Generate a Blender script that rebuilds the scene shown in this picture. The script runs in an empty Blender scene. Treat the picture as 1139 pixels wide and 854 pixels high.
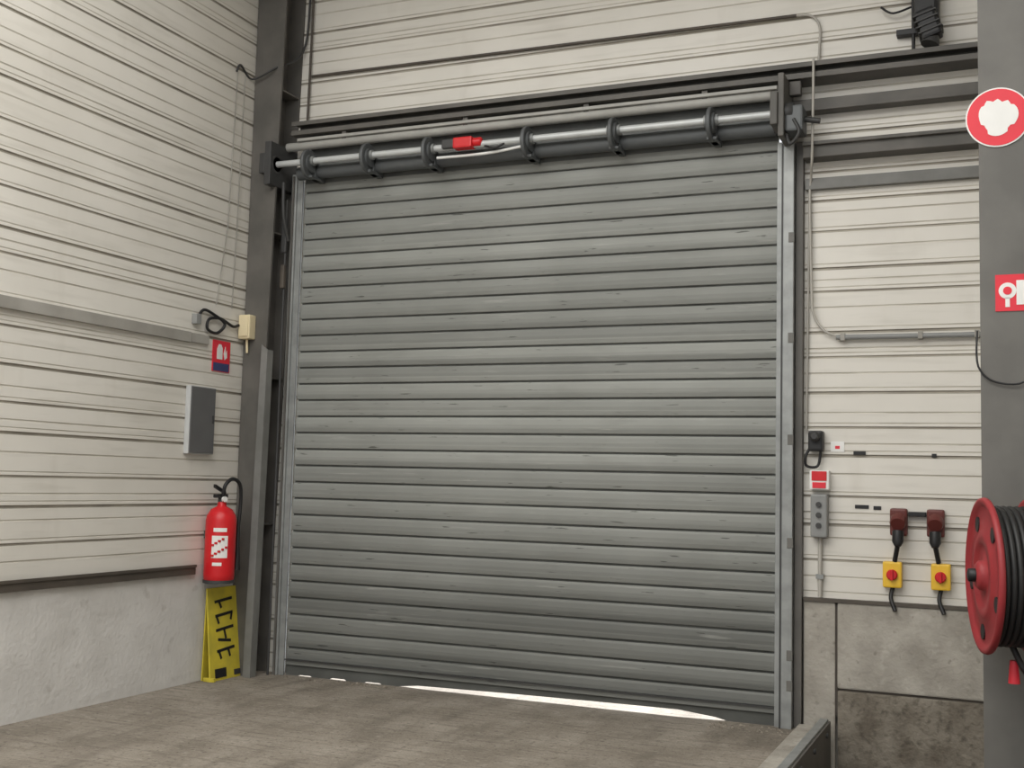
import bpy, math, random
from mathutils import Vector, Matrix
random.seed(4)
sc=bpy.context.scene
try:
    sc.view_settings.view_transform='Standard'
    sc.view_settings.look='None'
except Exception: pass

# ---------------------------------------------------------------- materials
def mat(name,col,rough=.6,metal=0,col2=None,scale=6,amt=.5,stretch=(1,1,1),bump=0,bscale=40,detail=6,lo=.35,hi=.65,spec=.4,emit=0):
    m=bpy.data.materials.new(name); m.use_nodes=True
    nt=m.node_tree; N=nt.nodes; K=nt.links
    b=N['Principled BSDF']
    b.inputs['Roughness'].default_value=rough; b.inputs['Metallic'].default_value=metal
    b.inputs['Specular IOR Level'].default_value=spec
    b.inputs['Base Color'].default_value=(*col,1)
    tc=N.new('ShaderNodeTexCoord'); mp=N.new('ShaderNodeMapping')
    mp.inputs['Scale'].default_value=stretch
    K.new(tc.outputs['Object'],mp.inputs['Vector'])
    if col2 is None: col2=tuple(c*.82 for c in col)
    n=N.new('ShaderNodeTexNoise'); n.inputs['Scale'].default_value=scale; n.inputs['Detail'].default_value=detail
    K.new(mp.outputs['Vector'],n.inputs['Vector'])
    r=N.new('ShaderNodeMapRange'); r.inputs['From Min'].default_value=lo; r.inputs['From Max'].default_value=hi
    r.inputs['To Max'].default_value=amt
    K.new(n.outputs['Fac'],r.inputs['Value'])
    x=N.new('ShaderNodeMix'); x.data_type='RGBA'
    x.inputs['A'].default_value=(*col,1); x.inputs['B'].default_value=(*col2,1)
    K.new(r.outputs['Result'],x.inputs['Factor']); K.new(x.outputs['Result'],b.inputs['Base Color'])
    if bump:
        n2=N.new('ShaderNodeTexNoise'); n2.inputs['Scale'].default_value=bscale; n2.inputs['Detail'].default_value=8
        K.new(mp.outputs['Vector'],n2.inputs['Vector'])
        bp=N.new('ShaderNodeBump'); bp.inputs['Strength'].default_value=bump; bp.inputs['Distance'].default_value=.02
        K.new(n2.outputs['Fac'],bp.inputs['Height']); K.new(bp.outputs['Normal'],b.inputs['Normal'])
    return m
def overlay(m,col,stretch,scale,lo,hi,amt,seedoff=(0,0,0)):
    nt=m.node_tree; N=nt.nodes; K=nt.links; b=N['Principled BSDF']
    prev=b.inputs['Base Color'].links[0].from_socket
    tc=N.new('ShaderNodeTexCoord'); mp=N.new('ShaderNodeMapping')
    mp.inputs['Scale'].default_value=stretch; mp.inputs['Location'].default_value=seedoff
    K.new(tc.outputs['Object'],mp.inputs['Vector'])
    n=N.new('ShaderNodeTexNoise'); n.inputs['Scale'].default_value=scale; n.inputs['Detail'].default_value=5
    K.new(mp.outputs['Vector'],n.inputs['Vector'])
    r=N.new('ShaderNodeMapRange'); r.inputs['From Min'].default_value=lo; r.inputs['From Max'].default_value=hi; r.inputs['To Max'].default_value=amt
    K.new(n.outputs['Fac'],r.inputs['Value'])
    x=N.new('ShaderNodeMix'); x.data_type='RGBA'; x.inputs['B'].default_value=(*col,1)
    K.new(prev,x.inputs['A']); K.new(r.outputs['Result'],x.inputs['Factor']); K.new(x.outputs['Result'],b.inputs['Base Color'])
    return m

M={}
M['clad']=mat('cream_cladding',(.73,.705,.65),.42,col2=(.62,.595,.54),scale=1.0,amt=.7)
overlay(M['clad'],(.46,.435,.38),(1,1,11),1.6,.54,.78,.40)
overlay(M['clad'],(.42,.38,.31),(2,2,.5),2.2,.60,.80,.22,(4,2,1))
M['seam']=mat('cladding_seam_shade',(.30,.275,.235),.8,col2=(.46,.43,.37),scale=2.2,amt=1)  # groove faces coloured dark so the recess shade shows in soft light
M['seam2']=mat('cladding_rib_shade',(.46,.43,.375),.8,col2=(.62,.59,.53),scale=2.5,amt=1)  # minor grooves: lighter painted-in recess shade
M['steel']=mat('grey_painted_steel',(.090,.086,.078),.55,col2=(.14,.13,.118),scale=4,amt=.7)
M['steel_c']=mat('grey_column_paint',(.115,.111,.102),.5,col2=(.16,.155,.142),scale=3,amt=.8)
M['steel_l']=mat('galvanised_steel',(.33,.34,.335),.45,.3,col2=(.21,.22,.215),scale=8,amt=.7)
M['rail']=mat('dark_rail',(.07,.06,.05),.6,col2=(.12,.10,.08),scale=5)
M['tube']=mat('pale_tube_paint',(.38,.375,.35),.5,col2=(.26,.255,.235),scale=5)
M['shaft']=mat('shaft_zinc',(.56,.58,.58),.4,.2,scale=8)
M['dark']=mat('dark_grey_metal',(.05,.05,.05),.5)
M['ring']=mat('ring_grey_metal',(.11,.117,.12),.5,.2,scale=9)
M['lip']=mat('slat_joint_dark',(.065,.067,.062),.7,col2=(.11,.114,.107),scale=2,amt=1)
M['topc']=mat('curtain_top_shade',(.10,.106,.103),.6,col2=(.14,.146,.14),scale=3,amt=1)  # shadow behind the shaft, painted into the top of the curtain
M['black']=mat('black_plastic',(.015,.015,.016),.45)
M['conc_w']=mat('whitewashed_concrete',(.68,.668,.645),.85,col2=(.56,.545,.52),scale=2.5,amt=.8,bump=.25,bscale=30)
overlay(M['conc_w'],(.36,.33,.30),(1,1,1),9,.64,.76,.45)
overlay(M['conc_w'],(.42,.40,.37),(1,.6,3),3,.55,.75,.35,(1,5,2))
M['conc_g']=mat('grey_concrete',(.42,.395,.35),.9,col2=(.28,.26,.225),scale=4,amt=.9,bump=.4,bscale=30)
overlay(M['conc_g'],(.56,.53,.48),(1,1,1),7,.58,.7,.5)
overlay(M['conc_g'],(.16,.145,.12),(1,1,1),18,.62,.72,.5,(3,3,3))
M['conc_d']=mat('dirty_rough_concrete',(.25,.225,.185),.95,col2=(.14,.12,.095),scale=5,amt=1,bump=.6,bscale=35)
overlay(M['conc_d'],(.08,.07,.055),(1,1,1),22,.52,.7,.7)
M['floor']=mat('floor_concrete',(.315,.28,.235),.8,col2=(.215,.188,.153),scale=2.2,amt=1,bump=.5,bscale=60,detail=9)
overlay(M['floor'],(.13,.112,.09),(4,.8,1),1.4,.5,.72,.6)
overlay(M['floor'],(.14,.12,.097),(1,9,1),2.2,.52,.66,.5,(2,7,0))
overlay(M['floor'],(.47,.43,.38),(1,2,1),16,.56,.74,.45)
overlay(M['floor'],(.09,.078,.06),(1,1,1),30,.56,.68,.6,(3,1,0))
overlay(M['floor'],(.12,.10,.08),(1,1,1),1.1,.55,.75,.5,(9,4,0))
M['pit']=mat('pit_ground',(.12,.10,.08),.95,col2=(.06,.05,.04),scale=10,amt=1,bump=1)
M['red']=mat('red_paint',(.62,.015,.02),.35,col2=(.45,.012,.018))
M['reel']=mat('reel_red_dusty',(.31,.03,.035),.5,col2=(.20,.025,.03),scale=8)
M['sred']=mat('sign_red',(.72,.03,.05),.4,col2=(.65,.03,.05))
M['white']=mat('white_plastic',(.80,.80,.78),.4,col2=(.7,.7,.68))
M['ivory']=mat('ivory_plastic',(.74,.64,.42),.45)
M['yellow']=mat('yellow_plastic',(.66,.54,.05),.45,col2=(.48,.40,.05),scale=9,amt=.8)
M['sw_y']=mat('switch_yellow',(.80,.50,.04),.4)
M['brown']=mat('socket_dark_red',(.13,.03,.025),.45)
M['boxg']=mat('cabinet_dark_grey',(.12,.12,.122),.5)
M['cabw']=mat('cabinet_pale_grey',(.52,.53,.53),.5)
M['greyp']=mat('grey_plastic',(.26,.265,.26),.5)
M['guard']=mat('guard_grey',(.20,.20,.19),.55,col2=(.14,.14,.13),scale=5,amt=.8)
M['condu']=mat('conduit_pvc',(.44,.42,.38),.5)
M['trunk']=mat('grey_trunking',(.38,.365,.335),.6,col2=(.27,.258,.23),scale=3,amt=.9)
M['blue']=mat('sign_blue',(.05,.06,.16),.5)
M['outside']=mat('outdoor_concrete',(.78,.82,.88),.9)
M['ceil']=mat('ceiling_sheet',(.55,.54,.50),.7)
M['rubble']=mat('grit',(.30,.27,.22),.9,col2=(.12,.1,.08),scale=30,amt=1)
M['hose']=mat('black_hose',(.02,.02,.02),.5)

PITCH=.134
def slatmat():
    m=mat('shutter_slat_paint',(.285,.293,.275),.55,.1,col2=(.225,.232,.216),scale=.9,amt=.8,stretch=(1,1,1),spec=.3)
    nt=m.node_tree;N=nt.nodes;K=nt.links;b=N['Principled BSDF']
    prev=b.inputs['Base Color'].links[0].from_socket
    tc=N.new('ShaderNodeTexCoord'); sp=N.new('ShaderNodeSeparateXYZ'); K.new(tc.outputs['Object'],sp.inputs[0])
    dv=N.new('ShaderNodeMath'); dv.operation='DIVIDE'; dv.inputs[1].default_value=PITCH; K.new(sp.outputs['Z'],dv.inputs[0])
    fl=N.new('ShaderNodeMath'); fl.operation='FLOOR'; K.new(dv.outputs[0],fl.inputs[0])
    wn=N.new('ShaderNodeTexWhiteNoise'); wn.noise_dimensions='1D'; K.new(fl.outputs[0],wn.inputs['W'])
    mr=N.new('ShaderNodeMapRange'); mr.inputs['To Min'].default_value=.84; mr.inputs['To Max'].default_value=1.12
    K.new(wn.outputs['Value'],mr.inputs['Value'])
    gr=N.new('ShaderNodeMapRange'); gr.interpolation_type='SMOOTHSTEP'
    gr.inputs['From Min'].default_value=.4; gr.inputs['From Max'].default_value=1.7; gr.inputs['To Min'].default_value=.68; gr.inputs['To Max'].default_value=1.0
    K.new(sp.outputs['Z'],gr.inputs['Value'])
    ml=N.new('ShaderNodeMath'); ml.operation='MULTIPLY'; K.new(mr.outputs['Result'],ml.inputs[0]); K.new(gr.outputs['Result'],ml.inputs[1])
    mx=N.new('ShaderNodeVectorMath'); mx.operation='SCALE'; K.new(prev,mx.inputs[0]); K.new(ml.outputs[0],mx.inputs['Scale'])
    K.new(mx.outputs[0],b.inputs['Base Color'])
    overlay(m,(.04,.04,.036),(3.5,1,38),1.3,.66,.70,.7)
    overlay(m,(.44,.44,.41),(2,1,30),1.1,.64,.76,.35,(7,3,5))
    overlay(m,(.15,.15,.135),(1.2,1,6),1.4,.56,.76,.3,(2,3,9))
    return m
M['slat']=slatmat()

# ---------------------------------------------------------------- mesh builder
class B:
    def __init__(s,name): s.n=name; s.v=[]; s.f=[]; s.mi=[]; s.sm=[]; s.mats=[]
    def m(s,k):
        if k not in s.mats: s.mats.append(k)
        return s.mats.index(k)
    def add(s,vs,fs,k,smooth=False):
        o=len(s.v); i=s.m(k)
        s.v+= [tuple(v) for v in vs]
        for f in fs: s.f.append([o+j for j in f]); s.mi.append(i); s.sm.append(smooth)
    def box(s,a,b,k,bev=0,rot=None):
        x0,x1=sorted((a[0],b[0]));y0,y1=sorted((a[1],b[1]));z0,z1=sorted((a[2],b[2]))
        if bev:
            c=min(bev,(x1-x0)/2.2,(y1-y0)/2.2,(z1-z0)/2.2)
            import bmesh
            bm=bmesh.new(); bmesh.ops.create_cube(bm,size=1)
            for v in bm.verts: v.co=Vector(((x0+x1)/2+v.co.x*(x1-x0),(y0+y1)/2+v.co.y*(y1-y0),(z0+z1)/2+v.co.z*(z1-z0)))
            bmesh.ops.bevel(bm,geom=bm.edges[:],offset=c,segments=2,affect='EDGES',profile=.6)
            bm.verts.index_update()
            vs=[v.co.copy() for v in bm.verts]; fs=[[v.index for v in f.verts] for f in bm.faces]; bm.free()
        else:
            vs=[Vector(p) for p in [(x0,y0,z0),(x1,y0,z0),(x1,y1,z0),(x0,y1,z0),(x0,y0,z1),(x1,y0,z1),(x1,y1,z1),(x0,y1,z1)]]
            fs=[(0,3,2,1),(4,5,6,7),(0,1,5,4),(1,2,6,5),(2,3,7,6),(3,0,4,7)]
        if rot:
            c,R=rot; vs=[Vector(c)+R@(v-Vector(c)) for v in vs]
        s.add(vs,fs,k)
    def tube(s,pts,r,k,n=12,smooth_path=False,caps=True):
        P=[Vector(p) for p in pts]
        if smooth_path and len(P)>2:
            Q=[]
            for i in range(len(P)-1):
                p0=P[max(i-1,0)];p1=P[i];p2=P[i+1];p3=P[min(i+2,len(P)-1)]
                for j in range(6):
                    t=j/6
                    Q.append(.5*((2*p1)+(p2-p0)*t+(2*p0-5*p1+4*p2-p3)*t*t+(3*p1-p0-3*p2+p3)*t**3))
            Q.append(P[-1]); P=Q
        rr=r if isinstance(r,(list,tuple)) else [r]*len(P)
        vs=[];fs=[]; u=None
        for i,p in enumerate(P):
            t=(P[min(i+1,len(P)-1)]-P[max(i-1,0)]).normalized()
            if u is None: u=t.orthogonal().normalized()
            u=(u-t*u.dot(t)).normalized(); w=t.cross(u)
            for j in range(n):
                a=2*math.pi*j/n; vs.append(p+(u*math.cos(a)+w*math.sin(a))*rr[i])
        for i in range(len(P)-1):
            for j in range(n):
                a=i*n+j;b=i*n+(j+1)%n; fs.append((a,b,b+n,a+n))
        s.add(vs,fs,k,True)
        if caps:
            s.add(vs[:n],[list(range(n))[::-1]],k); s.add(vs[-n:],[list(range(n))],k)
    def lathe(s,prof,c,ax,k,n=40,smooth=True):
        ax=Vector(ax).normalized(); u=ax.orthogonal().normalized(); w=ax.cross(u); c=Vector(c)
        vs=[];fs=[]
        for (r,h) in prof:
            for j in range(n):
                a=2*math.pi*j/n; vs.append(c+ax*h+(u*math.cos(a)+w*math.sin(a))*max(r,.0005))
        for i in range(len(prof)-1):
            for j in range(n):
                a=i*n+j;b=i*n+(j+1)%n; fs.append((a,b,b+n,a+n))
        s.add(vs,fs,k,smooth)
        s.add(vs[:n],[list(range(n))[::-1]],k); s.add(vs[-n:],[list(range(n))],k)
    def poly(s,pts,off,k):
        n=len(pts); P=[Vector(p) for p in pts]; O=Vector(off)
        s.add(P+[p+O for p in P],[list(range(n))[::-1],list(range(n,2*n))]+[(i,(i+1)%n,(i+1)%n+n,i+n) for i in range(n)],k)
    def done(s,bevel=0,parent=None):
        me=bpy.data.meshes.new(s.n); me.from_pydata(s.v,[],s.f)
        for k in s.mats: me.materials.append(M[k])
        me.polygons.foreach_set('material_index',s.mi); me.polygons.foreach_set('use_smooth',s.sm)
        me.update()
        import bmesh
        bm=bmesh.new(); bm.from_mesh(me); bmesh.ops.recalc_face_normals(bm,faces=bm.faces[:]); bm.to_mesh(me); bm.free()
        o=bpy.data.objects.new(s.n,me); sc.collection.objects.link(o)
        if bevel:
            bv=o.modifiers.new('bevel','BEVEL'); bv.width=bevel; bv.segments=2; bv.limit_method='ANGLE'
        if parent: o.parent=parent
        return o
def empty(name):
    e=bpy.data.objects.new(name,None); sc.collection.objects.link(e); return e

# ---------------------------------------------------------------- cladding
XL=-.41; YB=.05; YF=-12.5; XR=8.5; ZC=6.6
def cladding(b,axis,c,a0,a1,z0,z1):
    sgn=-1 if axis==0 else 1
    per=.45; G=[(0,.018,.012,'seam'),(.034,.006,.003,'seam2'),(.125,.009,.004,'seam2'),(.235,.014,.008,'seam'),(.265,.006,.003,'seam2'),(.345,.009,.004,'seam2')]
    pts=[(z0,0.)]; mk=[]
    i=math.floor(z0/per)-1
    while i*per<z1+per:
        for g,wd,dp,k in G:
            z=i*per+g+.03*math.sin(i*5.1+round(g*5)*2)
            if z-wd<=z0+.01 or z+wd>=z1-.01: continue
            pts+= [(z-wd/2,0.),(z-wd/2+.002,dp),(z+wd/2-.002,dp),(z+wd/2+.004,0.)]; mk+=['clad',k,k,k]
        i+=1
    pts.append((z1,0.)); mk.append('clad')
    for j in range(len(pts)-1):
        (za,da),(zb,db)=pts[j],pts[j+1]
        def P(a,z,d): return (c+sgn*d,a,z) if axis==0 else (a,c+sgn*d,z)
        b.add([P(a0,za,da),P(a1,za,da),P(a1,zb,db),P(a0,zb,db)],[(0,1,2,3)],mk[j])

b=B('wall_left')
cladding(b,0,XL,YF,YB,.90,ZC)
b.box((XL-.03,YF,-.6),(XL-.2,YB+.2,ZC),'conc_g')
b.box((XL,YF,-.5),(XL-.04,YB,.90),'conc_w')
b.done()
b=B('trim_left')
b.box((XL+.035,YF,.83),(XL,-.75,.895),'rail'); b.box((XL+.045,YF,.885),(XL+.03,-.75,.905),'rail'); b.done()

b=B('wall_back')
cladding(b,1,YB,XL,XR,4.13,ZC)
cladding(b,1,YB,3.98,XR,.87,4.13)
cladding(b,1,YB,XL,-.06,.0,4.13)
b.box((XL,YB+.03,4.13),(XR,YB+.2,ZC),'conc_g')
b.box((3.98,YB+.03,-.6),(XR,YB+.2,4.13),'conc_g')
b.box((XL,YB+.03,-.6),(-.06,YB+.2,4.13),'conc_g')
b.box((-.06,YB+.03,-.6),(3.98,YB+.2,-.02),'conc_g')
b.done()
b=B('concrete_plinth')
b.box((4.11,YB-.045,-.35),(4.318,YB,.85),'conc_g',.01)
b.box((4.332,YB-.05,.285),(5.9,YB,.85),'conc_g',.012)
b.box((4.332,YB-.04,-.35),(5.9,YB,.27),'conc_d',.012)
b.box((4.332,YB-.03,.2),(5.9,YB-.002,.3),'rail')
b.box((4.3,YB-.03,.1),(4.34,YB-.002,.84),'rail')
b.box((5.915,YB-.05,.285),(XR,YB,.85),'conc_g',.012)
b.box((5.915,YB-.04,-.35),(XR,YB,.27),'conc_d',.012)
b.done()
b=B('trim_back'); b.box((4.11,YB-.06,.85),(XR,YB,.872),'rail'); b.done()
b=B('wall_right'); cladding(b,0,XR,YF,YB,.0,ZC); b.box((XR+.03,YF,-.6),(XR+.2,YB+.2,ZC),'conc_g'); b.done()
b=B('ceiling'); b.box((XL-.2,YF,ZC),(XR+.2,YB+.2,ZC+.1),'ceil')
for y in (-2.5,-5,-7.5,-10): b.box((XL,y-.08,ZC-.3),(XR,y+.08,ZC),'steel')
b.done()

b=B('floor'); b.box((XL-.1,YF,-.5),(4.10,.22,0),'floor'); b.done()
b=B('floor_lower'); b.box((4.29,YF,-.5),(XR,YB,-.35),'pit'); b.done()
b=B('outdoor_ground'); b.box((-6,.25,-.5),(12,9,-.01),'outside'); b.done()
b=B('dock_edge_kerb')
b.box((4.10,YF,-.5),(4.255,-.10,.05),'conc_g',.006)
b.box((4.235,YF,.04),(4.29,-.10,.10),'steel_l',.006)
b.box((4.255,YF,-.34),(4.29,-.10,.05),'steel',.003)
b.box((4.29,YF,-.34),(4.305,-.10,.085),'steel',.003)
for i in range(24): b.lathe([(.018,0),(.018,.01),(.01,.014)],(4.305,-.3-.5*i,.03),(1,0,0),'dark',10)
b.done()

# ---------------------------------------------------------------- roller shutter (one object, several parts)
SH=empty('roller_shutter_door')
b=B('curtain')
ZT=4.28; z=.09
x0,x1=-.010,3.923
prof=[]
while z<ZT:
    p=PITCH
    prof+= [(z,.004),(z+.005,-.005),(z+p*.25,-.0115),(z+p*.5,-.0135),(z+p*.78,-.010),(z+p-.013,-.003),(z+p-.009,.011),(z+p-.001,.011)]
    z+=p
for j in range(len(prof)-1):
    (za,ya),(zb,yb)=prof[j],prof[j+1]
    k='lip' if j%8 in (5,6,7) else ('slat' if za<4.02 else 'topc')  # topmost slats take the painted shadow colour
    b.add([(x0,ya,za),(x1,ya,za),(x1,yb,zb),(x0,yb,zb)],[(0,1,2,3)],k,False)
b.add([(x0,.03,.09),(x1,.03,.09),(x1,.03,ZT),(x0,.03,ZT)],[(0,1,2,3)],'slat')
b.box((x0,-.03,.085),(x1,.035,.130),'slat',.004)
b.box((x0,-.045,.122),(x1,.0,.130),'dark')
lip=[(x0,.0),(.10,.0),(.13,.007),(.22,.008),(.24,.0),(.40,.0),(.43,.010),(.54,.010),(.56,.0),(.72,.0),(.74,.009),(.86,.009),(.88,.0),(1.02,.0),(1.20,.020),(1.9,.032),(2.6,.040),(3.25,.044),(3.52,.018),(3.60,.0),(x1,.0)]
b.poly([(x,-.012,zz) for x,zz in lip]+[(x1,-.012,.09),(x0,-.012,.09)],(0,.012,0),'lip')
b.done(parent=SH)

b=B('guide_rail_left')
b.box((-.105,-.07,0),(-.06,.048,4.12),'steel_l',.004); b.box((-.06,-.05,0),(-.012,-.03,4.12),'steel_l',.003)
b.box((-.09,-.085,0),(-.075,-.07,4.1),'steel')
b.done(parent=SH)
b=B('guide_rail_right')
b.box((3.925,-.05,0),(3.965,-.03,4.02),'steel_l',.003)
b.box((3.965,-.075,0),(4.045,.048,4.02),'steel_l',.004)
b.box((3.962,-.082,0),(3.972,-.074,4.0),'dark')
b.box((4.05,-.02,.0),(4.10,.048,4.02),'steel',.003)
for z in (.25,.45,1.2,1.9,2.6,3.3): b.box((4.01,-.080,z),(4.05,-.07,z+.07),'steel_c',.003)
b.done(parent=SH)

b=B('barrel_shaft')
SZ=4.165; SY=-.24
b.tube([(-.14,SY,SZ),(3.98,SY,SZ)],.026,'shaft',20)
for x in (.17,.72,1.27,2.10,2.78,3.50):
    b.lathe([(.115,-.014),(.120,-.010),(.120,.010),(.115,.014)],(x,SY,SZ-.025),(1,0,0),'ring',32)
    b.lathe([(.075,-.03),(.075,.03)],(x,SY,SZ-.02),(1,0,0),'ring',32)
    b.lathe([(.040,-.05),(.040,.05)],(x,SY,SZ),(1,0,0),'steel_l',20)
    b.box((x-.03,SY-.02,SZ-.14),(x+.04,SY+.14,SZ-.12),'ring',.004)
    b.box((x-.02,SY+.05,SZ-.14),(x+.03,SY+.2,SZ-.0),'ring',.004)
b.tube([(1.33,SY+.02,SZ-.07),(1.75,SY+.02,SZ-.07),(2.05,SY,SZ-.05)],.011,'white',10,True)
b.tube([(0,SY+.12,SZ-.06),(3.92,SY+.12,SZ-.06)],.055,'ring',20)
b.done(parent=SH)
b=B('safety_brake')
b.box((1.50,SY-.06,SZ-.03),(1.66,SY+.03,SZ+.055),'red',.012); b.box((1.40,SY-.05,SZ-.02),(1.50,SY+.02,SZ+.05),'dark',.008)
b.lathe([(.035,0),(.035,.06),(.02,.07)],(1.66,SY-.01,SZ+.015),(1,0,0),'red',16)
b.tube([(1.72,SY,SZ),(1.84,SY-.03,SZ-.05),(1.95,SY,SZ+.01)],.009,'black',8,True)
b.done(parent=SH)
b=B('end_bracket_left')
b.box((-.20,-.34,3.98),(-.14,.045,4.34),'dark',.006)
b.box((-.26,-.33,4.08),(-.20,-.25,4.25),'dark',.01)
b.lathe([(.06,0),(.06,.06),(.03,.08)],(-.14,SY,SZ),(-1,0,0),'steel_l',20)
b.tube([(-.10,-.2,4.02),(-.10,-.18,3.75),(-.10,-.1,3.55)],.015,'dark',8,True)
b.done(parent=SH)
b=B('end_bracket_right')
b.box((3.98,-.34,3.98),(4.02,.045,4.42),'steel',.006)
b.box((3.93,-.36,4.06),(3.98,-.12,4.29),'steel',.008)
b.lathe([(.07,0),(.07,.05),(.03,.07)],(4.02,SY,SZ),(1,0,0),'dark',20)
b.box((4.02,-.30,4.02),(4.14,-.11,4.20),'ring',.015)
b.tube([(4.14,-.2,4.12),(4.24,-.2,4.10)],.02,'dark',10)
b.box((4.02,-.14,4.32),(4.10,-.08,4.42),'steel',.01)
b.tube([(4.08,-.3,4.1),(4.12,-.32,4.0),(4.06,-.3,3.93),(4.03,-.28,4.0)],.012,'dark',8,True)
b.done(parent=SH)
b=B('head_tube')
b.tube([(-.14,-.10,4.345),(3.96,-.10,4.345)],.036,'tube',18)
b.box((-.02,-.15,4.375),(3.94,.0,4.400),'tube',.004)
for x in (.4,1.5,2.5,3.4): b.box((x,-.13,4.36),(x+.04,.045,4.425),'steel')
b.done(parent=SH)
b=B('side_conduit')
b.tube([(-.125,-.10,.0),(-.125,-.10,3.9)],.010,'dark',10)
b.box((-.16,-.12,3.45),(-.11,-.09,3.75),'dark',.01); b.box((-.15,-.13,3.15),(-.11,-.09,3.35),'rail',.01)
b.done(parent=SH)

# ---------------------------------------------------------------- steel structure
b=B('steel_header_beam')
b.box((-.08,-.14,4.43),(5.7,YB-.002,4.445),'steel'); b.box((-.08,-.14,4.53),(5.7,YB-.002,4.545),'steel'); b.box((-.08,-.02,4.44),(5.7,.0,4.535),'steel')
b.box((-.08,-.15,4.43),(5.7,-.14,4.47),'steel'); b.box((-.08,-.15,4.51),(5.7,-.14,4.545),'steel')
b.done(.002)
b=B('steel_wall_rail')
b.box((4.03,-.05,4.22),(5.9,YB-.002,4.31),'steel',.005); b.box((4.03,-.07,4.22),(5.9,-.05,4.24),'steel',.004); b.done()
b=B('steel_wall_rail')
b.box((4.11,-.10,3.88),(5.9,YB-.002,3.98),'steel',.005); b.box((4.11,-.13,3.96),(5.9,-.09,3.985),'steel',.004)
b.box((4.11,.0,3.68),(5.9,YB-.002,3.76),'guard',.005); b.done()  # grey strip added as the shadow band below the rail

b=B('steel_column')
yf=-.24; zt=ZC
def tap(y0,y1,xa0,xa1,xb0,xb1,k):
    b.poly([(xa0,y0,0),(xa1,y0,0),(xb1,y0,zt),(xb0,y0,zt)],(0,y1-y0,0),k)
tap(yf,yf+.02,XL+.01,-.225,XL+.01,-.10,'steel')
tap(YB-.02,YB-.002,XL+.01,-.235,XL+.01,-.10,'steel')
tap(yf+.02,YB-.02,-.335,-.32,-.27,-.255,'steel')
for z in (1.2,2.4,3.6,4.8): b.box((XL+.01,yf+.02,z),(-.235+.135*z/zt,YB-.02,z+.012),'steel')
b.done()
b=B('column_guard_angle')
b.poly([(-.225,-.30,0),(-.155,-.30,0),(-.118,-.30,2.62),(-.178,-.30,2.66)],(0,.008,0),'guard')
b.poly([(-.163,-.292,0),(-.126,-.292,2.62),(-.126,-.22,2.62),(-.163,-.22,0)],(.008,0,0),'guard')
b.done()

CX0=5.285; CYF=-2.0
b=B('steel_column')
b.box((CX0,CYF,-.35),(CX0+.24,CYF+.018,ZC),'steel_c'); b.box((CX0,CYF+.23,-.35),(CX0+.24,CYF+.248,ZC),'steel_c')
b.box((CX0+.113,CYF+.018,-.35),(CX0+.127,CYF+.23,ZC),'steel_c')
b.done(.002)

# ---------------------------------------------------------------- conduits & cables
b=B('wall_conduit')
y=.03
b.tube([(-.02,y,4.99),(4.04,y,4.955)],.012,'rail',10)
b.tube([(4.04,y,4.955),(4.14,y,4.94),(4.20,y,4.86),(4.20,y,4.70),(4.19,y,4.55)],.009,'condu',10,True)
b.tube([(4.19,-.17,4.55),(4.19,-.17,4.40),(4.18,-.15,3.9),(4.15,-.01,3.75),(4.14,y-.02,3.6),(4.155,y-.02,2.95),(4.17,y-.02,2.80),(4.24,y-.02,2.69),(4.34,y-.02,2.645),(4.44,y-.02,2.64)],.009,'condu',10,True)
b.tube([(4.32,y-.02,2.64),(6.2,y-.02,2.63)],.018,'greyp',12)
b.tube([(4.135,y-.005,3.65),(4.12,y-.005,2.0)],.007,'condu',8)
for x in (4.35,4.85,5.2): b.box((x,y-.04,2.615),(x+.03,YB-.001,2.665),'trunk',.003)
b.done()
b=B('wall_cable')
b.tube([(-.02,.02,ZC),(-.03,.02,5.3),(-.04,.02,4.56)],.010,'rail',8)
b.tube([(-.06,.02,ZC),(-.06,.02,5.7),(-.1,.0,5.2),(-.2,-.26,4.98),(XL+.02,-.3,4.9),(XL+.015,-.45,4.97),(XL+.015,-.5,4.9)],.009,'dark',8,True)
b.tube([(XL+.012,-.48,4.9),(XL+.012,-.52,3.6),(XL+.012,-.62,2.95)],.004,'trunk',6)
b.tube([(XL+.012,-.38,4.9),(XL+.012,-.40,3.6),(XL+.012,-.42,2.95)],.004,'trunk',6)
b.done()
b=B('cable_trunking')
b.box((XL+.001,YF,2.61),(XL+.035,-.93,2.69),'trunk',.004); b.box((XL+.001,-.92,2.615),(XL+.03,-.71,2.685),'trunk',.004); b.done()
b=B('black_cable_loop')
x=XL+.03
b.tube([(x,-.88,2.78),(x,-.80,2.88),(x,-.66,2.86),(x+.02,-.55,2.80),(x,-.62,2.72),(x,-.74,2.74),(x,-.72,2.82),(x,-.58,2.84),(x,-.42,2.80),(x,-.345,2.82)],.012,'black',8,True)
b.box((XL+.001,-.90,2.76),(XL+.05,-.84,2.84),'greyp',.005); b.done()

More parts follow.
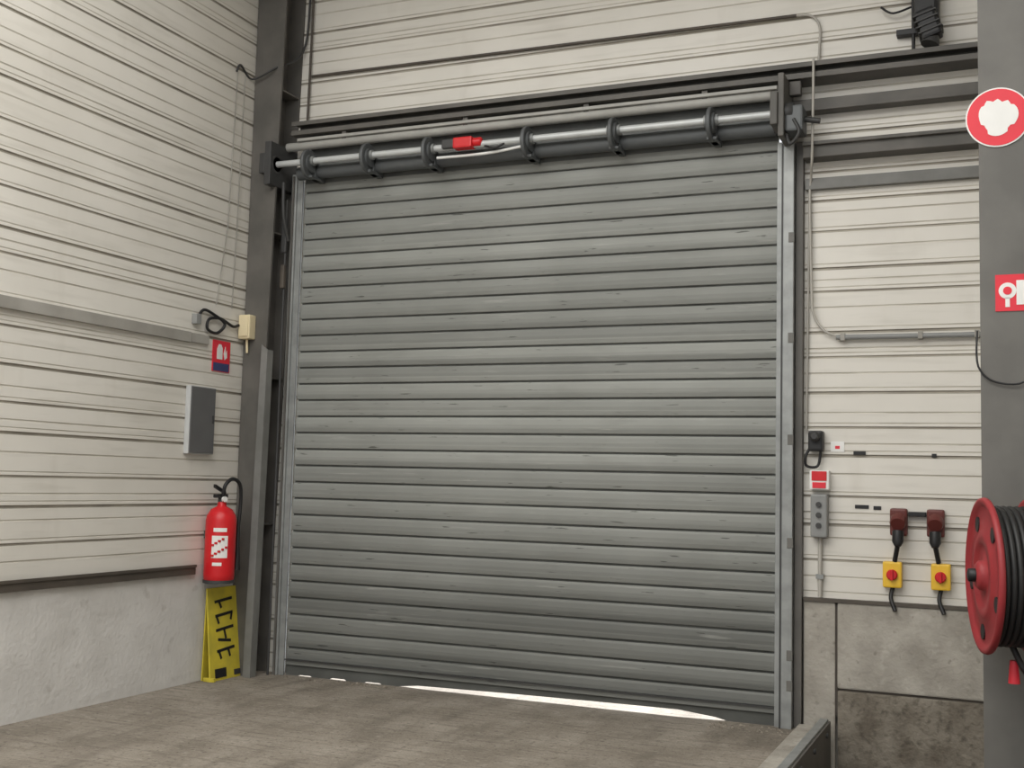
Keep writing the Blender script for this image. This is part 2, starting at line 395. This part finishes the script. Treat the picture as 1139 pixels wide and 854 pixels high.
# ---------------------------------------------------------------- left wall items
b=B('junction_box')
b.box((-.395,-.33,2.71),(-.285,-.24,2.91),'ivory',.012); b.box((-.385,-.34,2.73),(-.295,-.33,2.89),'ivory',.004)
b.tube([(-.34,-.28,2.71),(-.34,-.27,2.60)],.010,'ivory',8); b.done()
b=B('fire_extinguisher_sign')
xs=XL+.008; oy=.05
b.box((XL+.001,-.68+oy,2.42),(xs,-.46+oy,2.67),'sred'); b.box((xs,-.67+oy,2.425),(xs+.002,-.47+oy,2.49),'blue')
b.poly([(xs,-.63+oy,2.52),(xs,-.56+oy,2.52),(xs,-.56+oy,2.61),(xs,-.58+oy,2.64),(xs,-.61+oy,2.64),(xs,-.63+oy,2.60)],(.002,0,0),'white')
b.poly([(xs,-.53+oy,2.52),(xs,-.50+oy,2.54),(xs,-.505+oy,2.60),(xs,-.52+oy,2.57),(xs,-.525+oy,2.63),(xs,-.545+oy,2.57)],(.002,0,0),'white')
b.done()
b=B('electrical_cabinet')
b.box((XL+.001,-.925,1.755),(XL+.046,-.62,2.28),'cabw',.004); b.box((XL+.046,-.918,1.762),(XL+.054,-.627,2.273),'boxg',.003)
b.box((XL+.054,-.66,2.0),(XL+.062,-.645,2.06),'dark',.002); b.done()

b=B('fire_extinguisher')
EY=-.60
c=(-.27,EY,.765)
b.lathe([(.05,0),(.10,.004),(.115,.02),(.118,.06),(.118,.48),(.11,.52),(.082,.565),(.037,.59),(.032,.63)],c,(0,0,1),'red',40)
b.lathe([(.120,0),(.120,.025)],(c[0],c[1],.762),(0,0,1),'dark',40)
b.lathe([(.033,.61),(.033,.66),(.02,.68)],c,(0,0,1),'dark',20)
b.lathe([(.022,0),(.022,.02)],(c[0]+.03,c[1]-.02,1.41),(1,-.3,0),'white',16)
b.box((c[0]-.02,c[1]-.09,1.42),(c[0]+.02,c[1]+.05,1.45),'black',.006)
b.poly([(c[0]-.012,c[1]-.10,1.50),(c[0]-.012,c[1]+.03,1.45),(c[0]-.012,c[1]+.03,1.47),(c[0]-.012,c[1]-.10,1.525)],(.024,0,0),'black')
b.tube([(c[0]+.02,c[1]-.02,1.42),(c[0]+.04,c[1]-.02,1.52),(c[0]+.05,c[1]+.06,1.57),(c[0]+.06,c[1]+.14,1.52),(c[0]+.05,c[1]+.17,1.38),(c[0]+.05,c[1]+.155,1.2),(c[0]+.07,c[1]+.13,1.05),(c[0]+.08,c[1]+.12,.98)],.015,'black',10,True)
b.tube([(c[0]+.08,c[1]+.12,1.04),(c[0]+.08,c[1]+.115,.86)],[.014,.028],'black',12)
for (a0,a1,z0,z1,k) in ((-85,-25,.96,1.13,'white'),(-80,-30,1.16,1.19,'white'),(-80,-45,.90,.925,'white')):
    vs=[];n=8
    for i in range(n+1):
        a=math.radians(a0+(a1-a0)*i/n)
        for zz in (z0,z1): vs.append((c[0]+.1195*math.cos(a),c[1]+.1195*math.sin(a),zz))
    b.add(vs,[(2*i,2*i+2,2*i+3,2*i+1) for i in range(n)],k,True)
for i in range(9):
    a=math.radians(-80+(i%5)*12); zz=.97+.016*i
    b.box((c[0]+.12*math.cos(a)-.012,c[1]+.12*math.sin(a)-.006,zz),(c[0]+.12*math.cos(a)+.010,c[1]+.12*math.sin(a)+.006,zz+.016),'red')
b.box((XL+.001,c[1]-.03,1.1),(c[0]-.1,c[1]+.03,1.16),'steel',.003); b.box((XL+.036,c[1]-.03,.75),(c[0]+.0,c[1]+.03,.765),'steel')
b.done()

b=B('yellow_caution_floor_sign')
def P(y,z,o=0): return (-.30-.12*z+o,y,z)
def panel(y0,y1,z0,z1,k,o=0,t=.012,tp=0):
    b.poly([P(y0,z0,o),P(y1,z0,o),P(y1-tp,z1,o),P(y0+tp,z1,o)],(t,0,0),k)
panel(-.62,-.20,0.0,.71,'yellow',tp=.02)
b.poly([(-.395,-.60,0.0),(-.395,-.24,0.0),(-.397,-.27,.68),(-.397,-.58,.68)],(.01,0,0),'yellow')
def stroke(y0,z0,y1,z1,w=.022):
    d_=Vector((y1-y0,z1-z0)).normalized(); nn=Vector((-d_.y,d_.x))*w/2
    q=[(y0+nn.x,z0+nn.y),(y0-nn.x,z0-nn.y),(y1-nn.x,z1-nn.y),(y1+nn.x,z1+nn.y)]
    b.poly([P(a,c_,.012) for a,c_ in q],(.003,0,0),'black')
stroke(-.52,.60,-.30,.62); stroke(-.47,.61,-.44,.55)
stroke(-.52,.49,-.30,.51); stroke(-.51,.50,-.48,.43); stroke(-.31,.51,-.33,.45)
stroke(-.52,.38,-.30,.40); stroke(-.42,.39,-.40,.31); stroke(-.50,.31,-.34,.29)
stroke(-.52,.22,-.30,.24); stroke(-.50,.23,-.47,.16); stroke(-.38,.23,-.36,.17)
panel(-.56,-.42,.02,.09,'black',.012,.004); panel(-.32,-.23,.02,.06,'dark',.012,.004)
b.box((-.36,-.62,.0),(-.26,-.59,.03),'yellow',.004); b.box((-.36,-.23,.0),(-.26,-.20,.03),'yellow',.004)
b.done()

# ---------------------------------------------------------------- right wall items
y=YB-.001
b=B('door_limit_switch')
b.box((4.14,-.04,1.86),(4.24,y,2.00),'black',.015); b.lathe([(.035,0),(.035,.04),(.02,.05)],(4.19,-.04,1.96),(0,-1,0),'dark',16)
b.tube([(4.15,-.02,1.88),(4.125,-.03,1.82),(4.13,-.02,1.76),(4.2,0,1.76),(4.22,0,1.86)],.010,'black',8,True)
b.done()
b=B('wall_sticker'); b.box((4.28,y-.004,1.86),(4.37,y,1.93),'white'); b.box((4.31,y-.006,1.88),(4.34,y-.003,1.90),'sred'); b.done()
b=B('wall_vent_slot')
for (xx,zz,w) in ((4.43,1.84,.08),(4.93,1.83,.03),(4.44,1.48,.09),(4.56,1.475,.05)): b.box((xx,y-.006,zz),(xx+w,y+.001,zz+.025),'black',.002)
b.done()
b=B('emergency_call_point')
b.box((4.15,-.03,1.60),(4.28,y,1.73),'white',.008); b.box((4.165,-.036,1.66),(4.265,-.03,1.725),'red',.004); b.box((4.17,-.036,1.61),(4.26,-.03,1.65),'sred',.003); b.done()
b=B('shutter_control_box')
b.box((4.16,-.05,1.28),(4.27,y,1.57),'greyp',.012)
for zz in (1.36,1.43,1.50): b.lathe([(.018,0),(.018,.015)],(4.215,-.05,zz),(0,-1,0),'dark',14)
b.tube([(4.215,.02,1.28),(4.215,.02,.88)],.014,'condu',10); b.box((4.19,0,1.0),(4.24,y,1.03),'steel_l'); b.done()
for xx,xo in ((4.725,-.04),(4.955,.03)):
    b=B('industrial_power_socket')
    b.box((xx-.055,-.02,1.31),(xx+.055,y,1.49),'brown',.015)
    b.lathe([(.05,0),(.052,.05),(.045,.065)],(xx,-.02,1.42),(0,-.85,-.5),'brown',20)
    b.lathe([(.036,0),(.036,.07),(.02,.10)],(xx,-.05,1.34),(0,-.3,-1),'black',16)
    b.tube([(xx,-.07,1.26),(xx+xo*.3,-.04,1.2),(xx+xo*.6,-.02,1.145)],.016,'black',8,True)
    b.done()
    b=B('yellow_isolator_switch')
    cx=xx+xo
    b.box((cx-.06,-.03,.97),(cx+.06,y,1.14),'sw_y',.012); b.lathe([(.035,0),(.035,.02),(.028,.025)],(cx,-.03,1.055),(0,-1,0),'red',20)
    b.box((cx-.008,-.07,1.02),(cx+.008,-.05,1.09),'red',.003)
    b.tube([(cx,.02,.97),(cx-.01,0,.9),(cx+.02,-.03,.82)],.014,'black',8,True); b.done()
b=B('socket_mounting_rail'); b.box((4.785,-.0,1.44),(4.895,y,1.47),'black',.004); b.done()

b=B('black_floodlight')
b.box((4.72,-.02,4.70),(5.02,YB-.001,4.74),'black',.004); b.tube([(4.83,.0,4.60),(4.83,-.02,4.95),(4.75,-.03,5.0)],.012,'black',8)
b.box((4.84,-.12,4.76),(5.0,.02,5.00),'black',.03)
Rr=Matrix.Rotation(math.radians(-18),3,'Y')
b.box((4.87,-.20,4.60),(5.0,-.06,4.80),'black',.02,rot=((4.93,-.13,4.7),Rr))
for i in range(4): b.box((4.855,-.21,4.64+.04*i),(5.01,-.05,4.65+.04*i),'dark',.002,rot=((4.93,-.13,4.7),Rr))
b.lathe([(.045,0),(.06,.05),(.06,.06)],(4.96,-.13,4.62),(-.3,-.2,-1),'dark',20)
b.tube([(4.83,-.0,4.9),(4.7,-.02,4.86),(4.62,0,4.92)],.008,'black',8,True)
b.done()

# ---------------------------------------------------------------- signs and reel on right column
b=B('round_prohibition_sign')
c=(5.375,CYF-.004,3.46)
b.lathe([(.15,-.002),(.15,.002)],c,(0,-1,0),'white',48); b.lathe([(.143,.002),(.143,.004)],c,(0,-1,0),'sred',48)
pts=[]
for i in range(48):
    a=2*math.pi*i/48
    r=.090+.006*math.sin(3*a+.6)
    if math.radians(30)<a<math.radians(150): r+=.007*math.cos((a-math.radians(30))*12)
    if math.radians(205)<a<math.radians(235) or math.radians(300)<a<math.radians(330): r-=.012
    pts.append((c[0]+r*math.cos(a),c[1]-.006,c[2]+r*math.sin(a)))
b.poly(pts,(0,.002,0),'white')
b.done()
b=B('fire_hose_sign')
b.box((5.355,CYF-.005,2.49),(5.505,CYF-.001,2.67),'sred'); b.lathe([(.04,0),(.04,.002)],(5.41,CYF-.005,2.59),(0,-1,0),'white',24); b.lathe([(.02,.002),(.02,.004)],(5.41,CYF-.005,2.59),(0,-1,0),'sred',20)
b.box((5.45,CYF-.007,2.52),(5.49,CYF-.005,2.64),'white'); b.box((5.40,CYF-.007,2.51),(5.42,CYF-.005,2.56),'white'); b.done()

b=B('fire_hose_reel')
th=math.radians(13.5); n=Vector((-math.cos(th),-math.sin(th),0)); C=Vector((5.315,-2.42,1.235))
R0=.345
def disc(c,s):
    b.lathe([(R0-.012,-.004*s),(R0,.0),(R0+.004,.010*s),(R0,.024*s),(R0-.018,.028*s),(R0-.03,.012*s),(R0-.05,.008*s),(.20,.014*s),(.19,.024*s),(.15,.026*s),(.14,.012*s),(.07,.012*s),(.065,.035*s),(.05,.05*s),(.02,.052*s)],c,n,'reel',56)
disc(C,1); disc(C-n*.17,-1)
b.lathe([(.12,0),(.12,-.17)],C,n,'dark',32)
for i in range(6):
    for rr in (.20,.235,.27,.30):
        o=C-n*(.018+.027*i)
        u=Vector((0,0,1)); w=n.cross(u).normalized()
        pts=[o+(u*math.cos(a)+w*math.sin(a))*rr for a in [2*math.pi*j/36 for j in range(37)]]
        if rr>=.27 or i in(0,5): b.tube(pts,.0135,'hose',8,caps=False)
b.lathe([(.03,.05),(.03,.08),(.015,.085)],C,n,'black',20)
for k in range(5):
    a=2*math.pi*k/5+.5; u=Vector((0,0,1)); w=n.cross(u).normalized()
    b.lathe([(.035,.008),(.035,.0165)],C+(u*math.cos(a)+w*math.sin(a))*.255,n,'black',16)
b.tube([C-n*.17,C-n*.26],.03,'dark',14)
q=C-n*.25
b.box((q.x-.03,q.y,1.19),(q.x+.03,CYF-.021,1.28),'reel',.006)
b.box((5.38,CYF-.021,1.08),(5.52,CYF-.001,1.40),'reel',.005)
b.tube([C-n*.10+Vector((0,-.0,-.30)),C-n*.12+Vector((.03,-.03,-.40)),C-n*.14+Vector((.06,0,-.46)),C-n*.15+Vector((.05,.05,-.40))],.014,'hose',10,True)
b.tube([C-n*.11+Vector((.0,.0,-.37)),C-n*.11+Vector((.0,.0,-.47))],[.018,.026],'sred',12)
b.done()
b=B('hanging_cable')
b.tube([(5.27,CYF+.02,2.40),(5.275,CYF-.015,2.22),(5.36,CYF-.02,2.14),(5.5,CYF-.02,2.16),(5.535,CYF,2.4)],.005,'black',8,True); b.done()

b=B('floor_debris')
for i in range(110):
    if random.random()<.4: x=random.uniform(0,1.1); yy=-random.uniform(.05,.16)
    else: x=random.uniform(3.5,4.05); yy=-random.uniform(.09,.30)
    s=random.uniform(.003,.011)
    vs=[]
    for dx,dy,dz in ((-1,-1,0),(1,-1,0),(1,1,0),(-1,1,0),(-.5,-.5,1),(.6,-.4,.8),(.5,.5,1),(-.5,.4,.7)):
        vs.append((x+dx*s*random.uniform(.7,1.2),yy+dy*s*random.uniform(.7,1.2),dz*s))
    b.add(vs,[(0,3,2,1),(4,5,6,7),(0,1,5,4),(1,2,6,5),(2,3,7,6),(3,0,4,7)],'rubble')
b.done()

# ---------------------------------------------------------------- lights
def area(name,loc,size,sy,power,col,rot=(0,0,0)):
    l=bpy.data.lights.new(name,'AREA'); l.shape='RECTANGLE'; l.size=size; l.size_y=sy; l.energy=power; l.color=col
    o=bpy.data.objects.new(name,l); o.location=loc; o.rotation_euler=rot; sc.collection.objects.link(o); return o
area('roof_light',(2.2,-3.6,6.2),6,1.2,150,(1,.98,.94))
area('roof_light',(2.5,-6.5,6.2),7,1.5,310,(1,.98,.94))
area('roof_light',(2.5,-9.5,6.2),7,1.5,340,(1,.98,.94))
s=bpy.data.lights.new('sun','SUN'); s.energy=11; s.angle=.01; s.color=(1,.99,.98)
so=bpy.data.objects.new('sun',s); so.rotation_euler=Vector((-.25,.9,1.0)).to_track_quat('Z','Y').to_euler(); sc.collection.objects.link(so)
w=bpy.data.worlds.new('World'); sc.world=w; w.use_nodes=True
bg=w.node_tree.nodes['Background']; bg.inputs['Color'].default_value=(.95,.97,1,1); bg.inputs['Strength'].default_value=1.12

# ---------------------------------------------------------------- camera (from vanishing points)
f=1295.0
def d(px,py): return Vector((px-569.5,-(py-427),-f))
L=d(-2430,461).normalized(); Yc=d(1131,550); Yc=(Yc-L*Yc.dot(L)).normalized()
Xc=-L; Zc=Xc.cross(Yc)
cam=bpy.data.cameras.new('camera'); co=bpy.data.objects.new('camera',cam); sc.collection.objects.link(co)
cam.sensor_width=36; cam.lens=f*36/1139
Rm=Matrix((Xc,Yc,Zc)).to_4x4()
co.matrix_world=Matrix.Translation((5.43739,-8.11782,1.6))@Rm
sc.camera=co
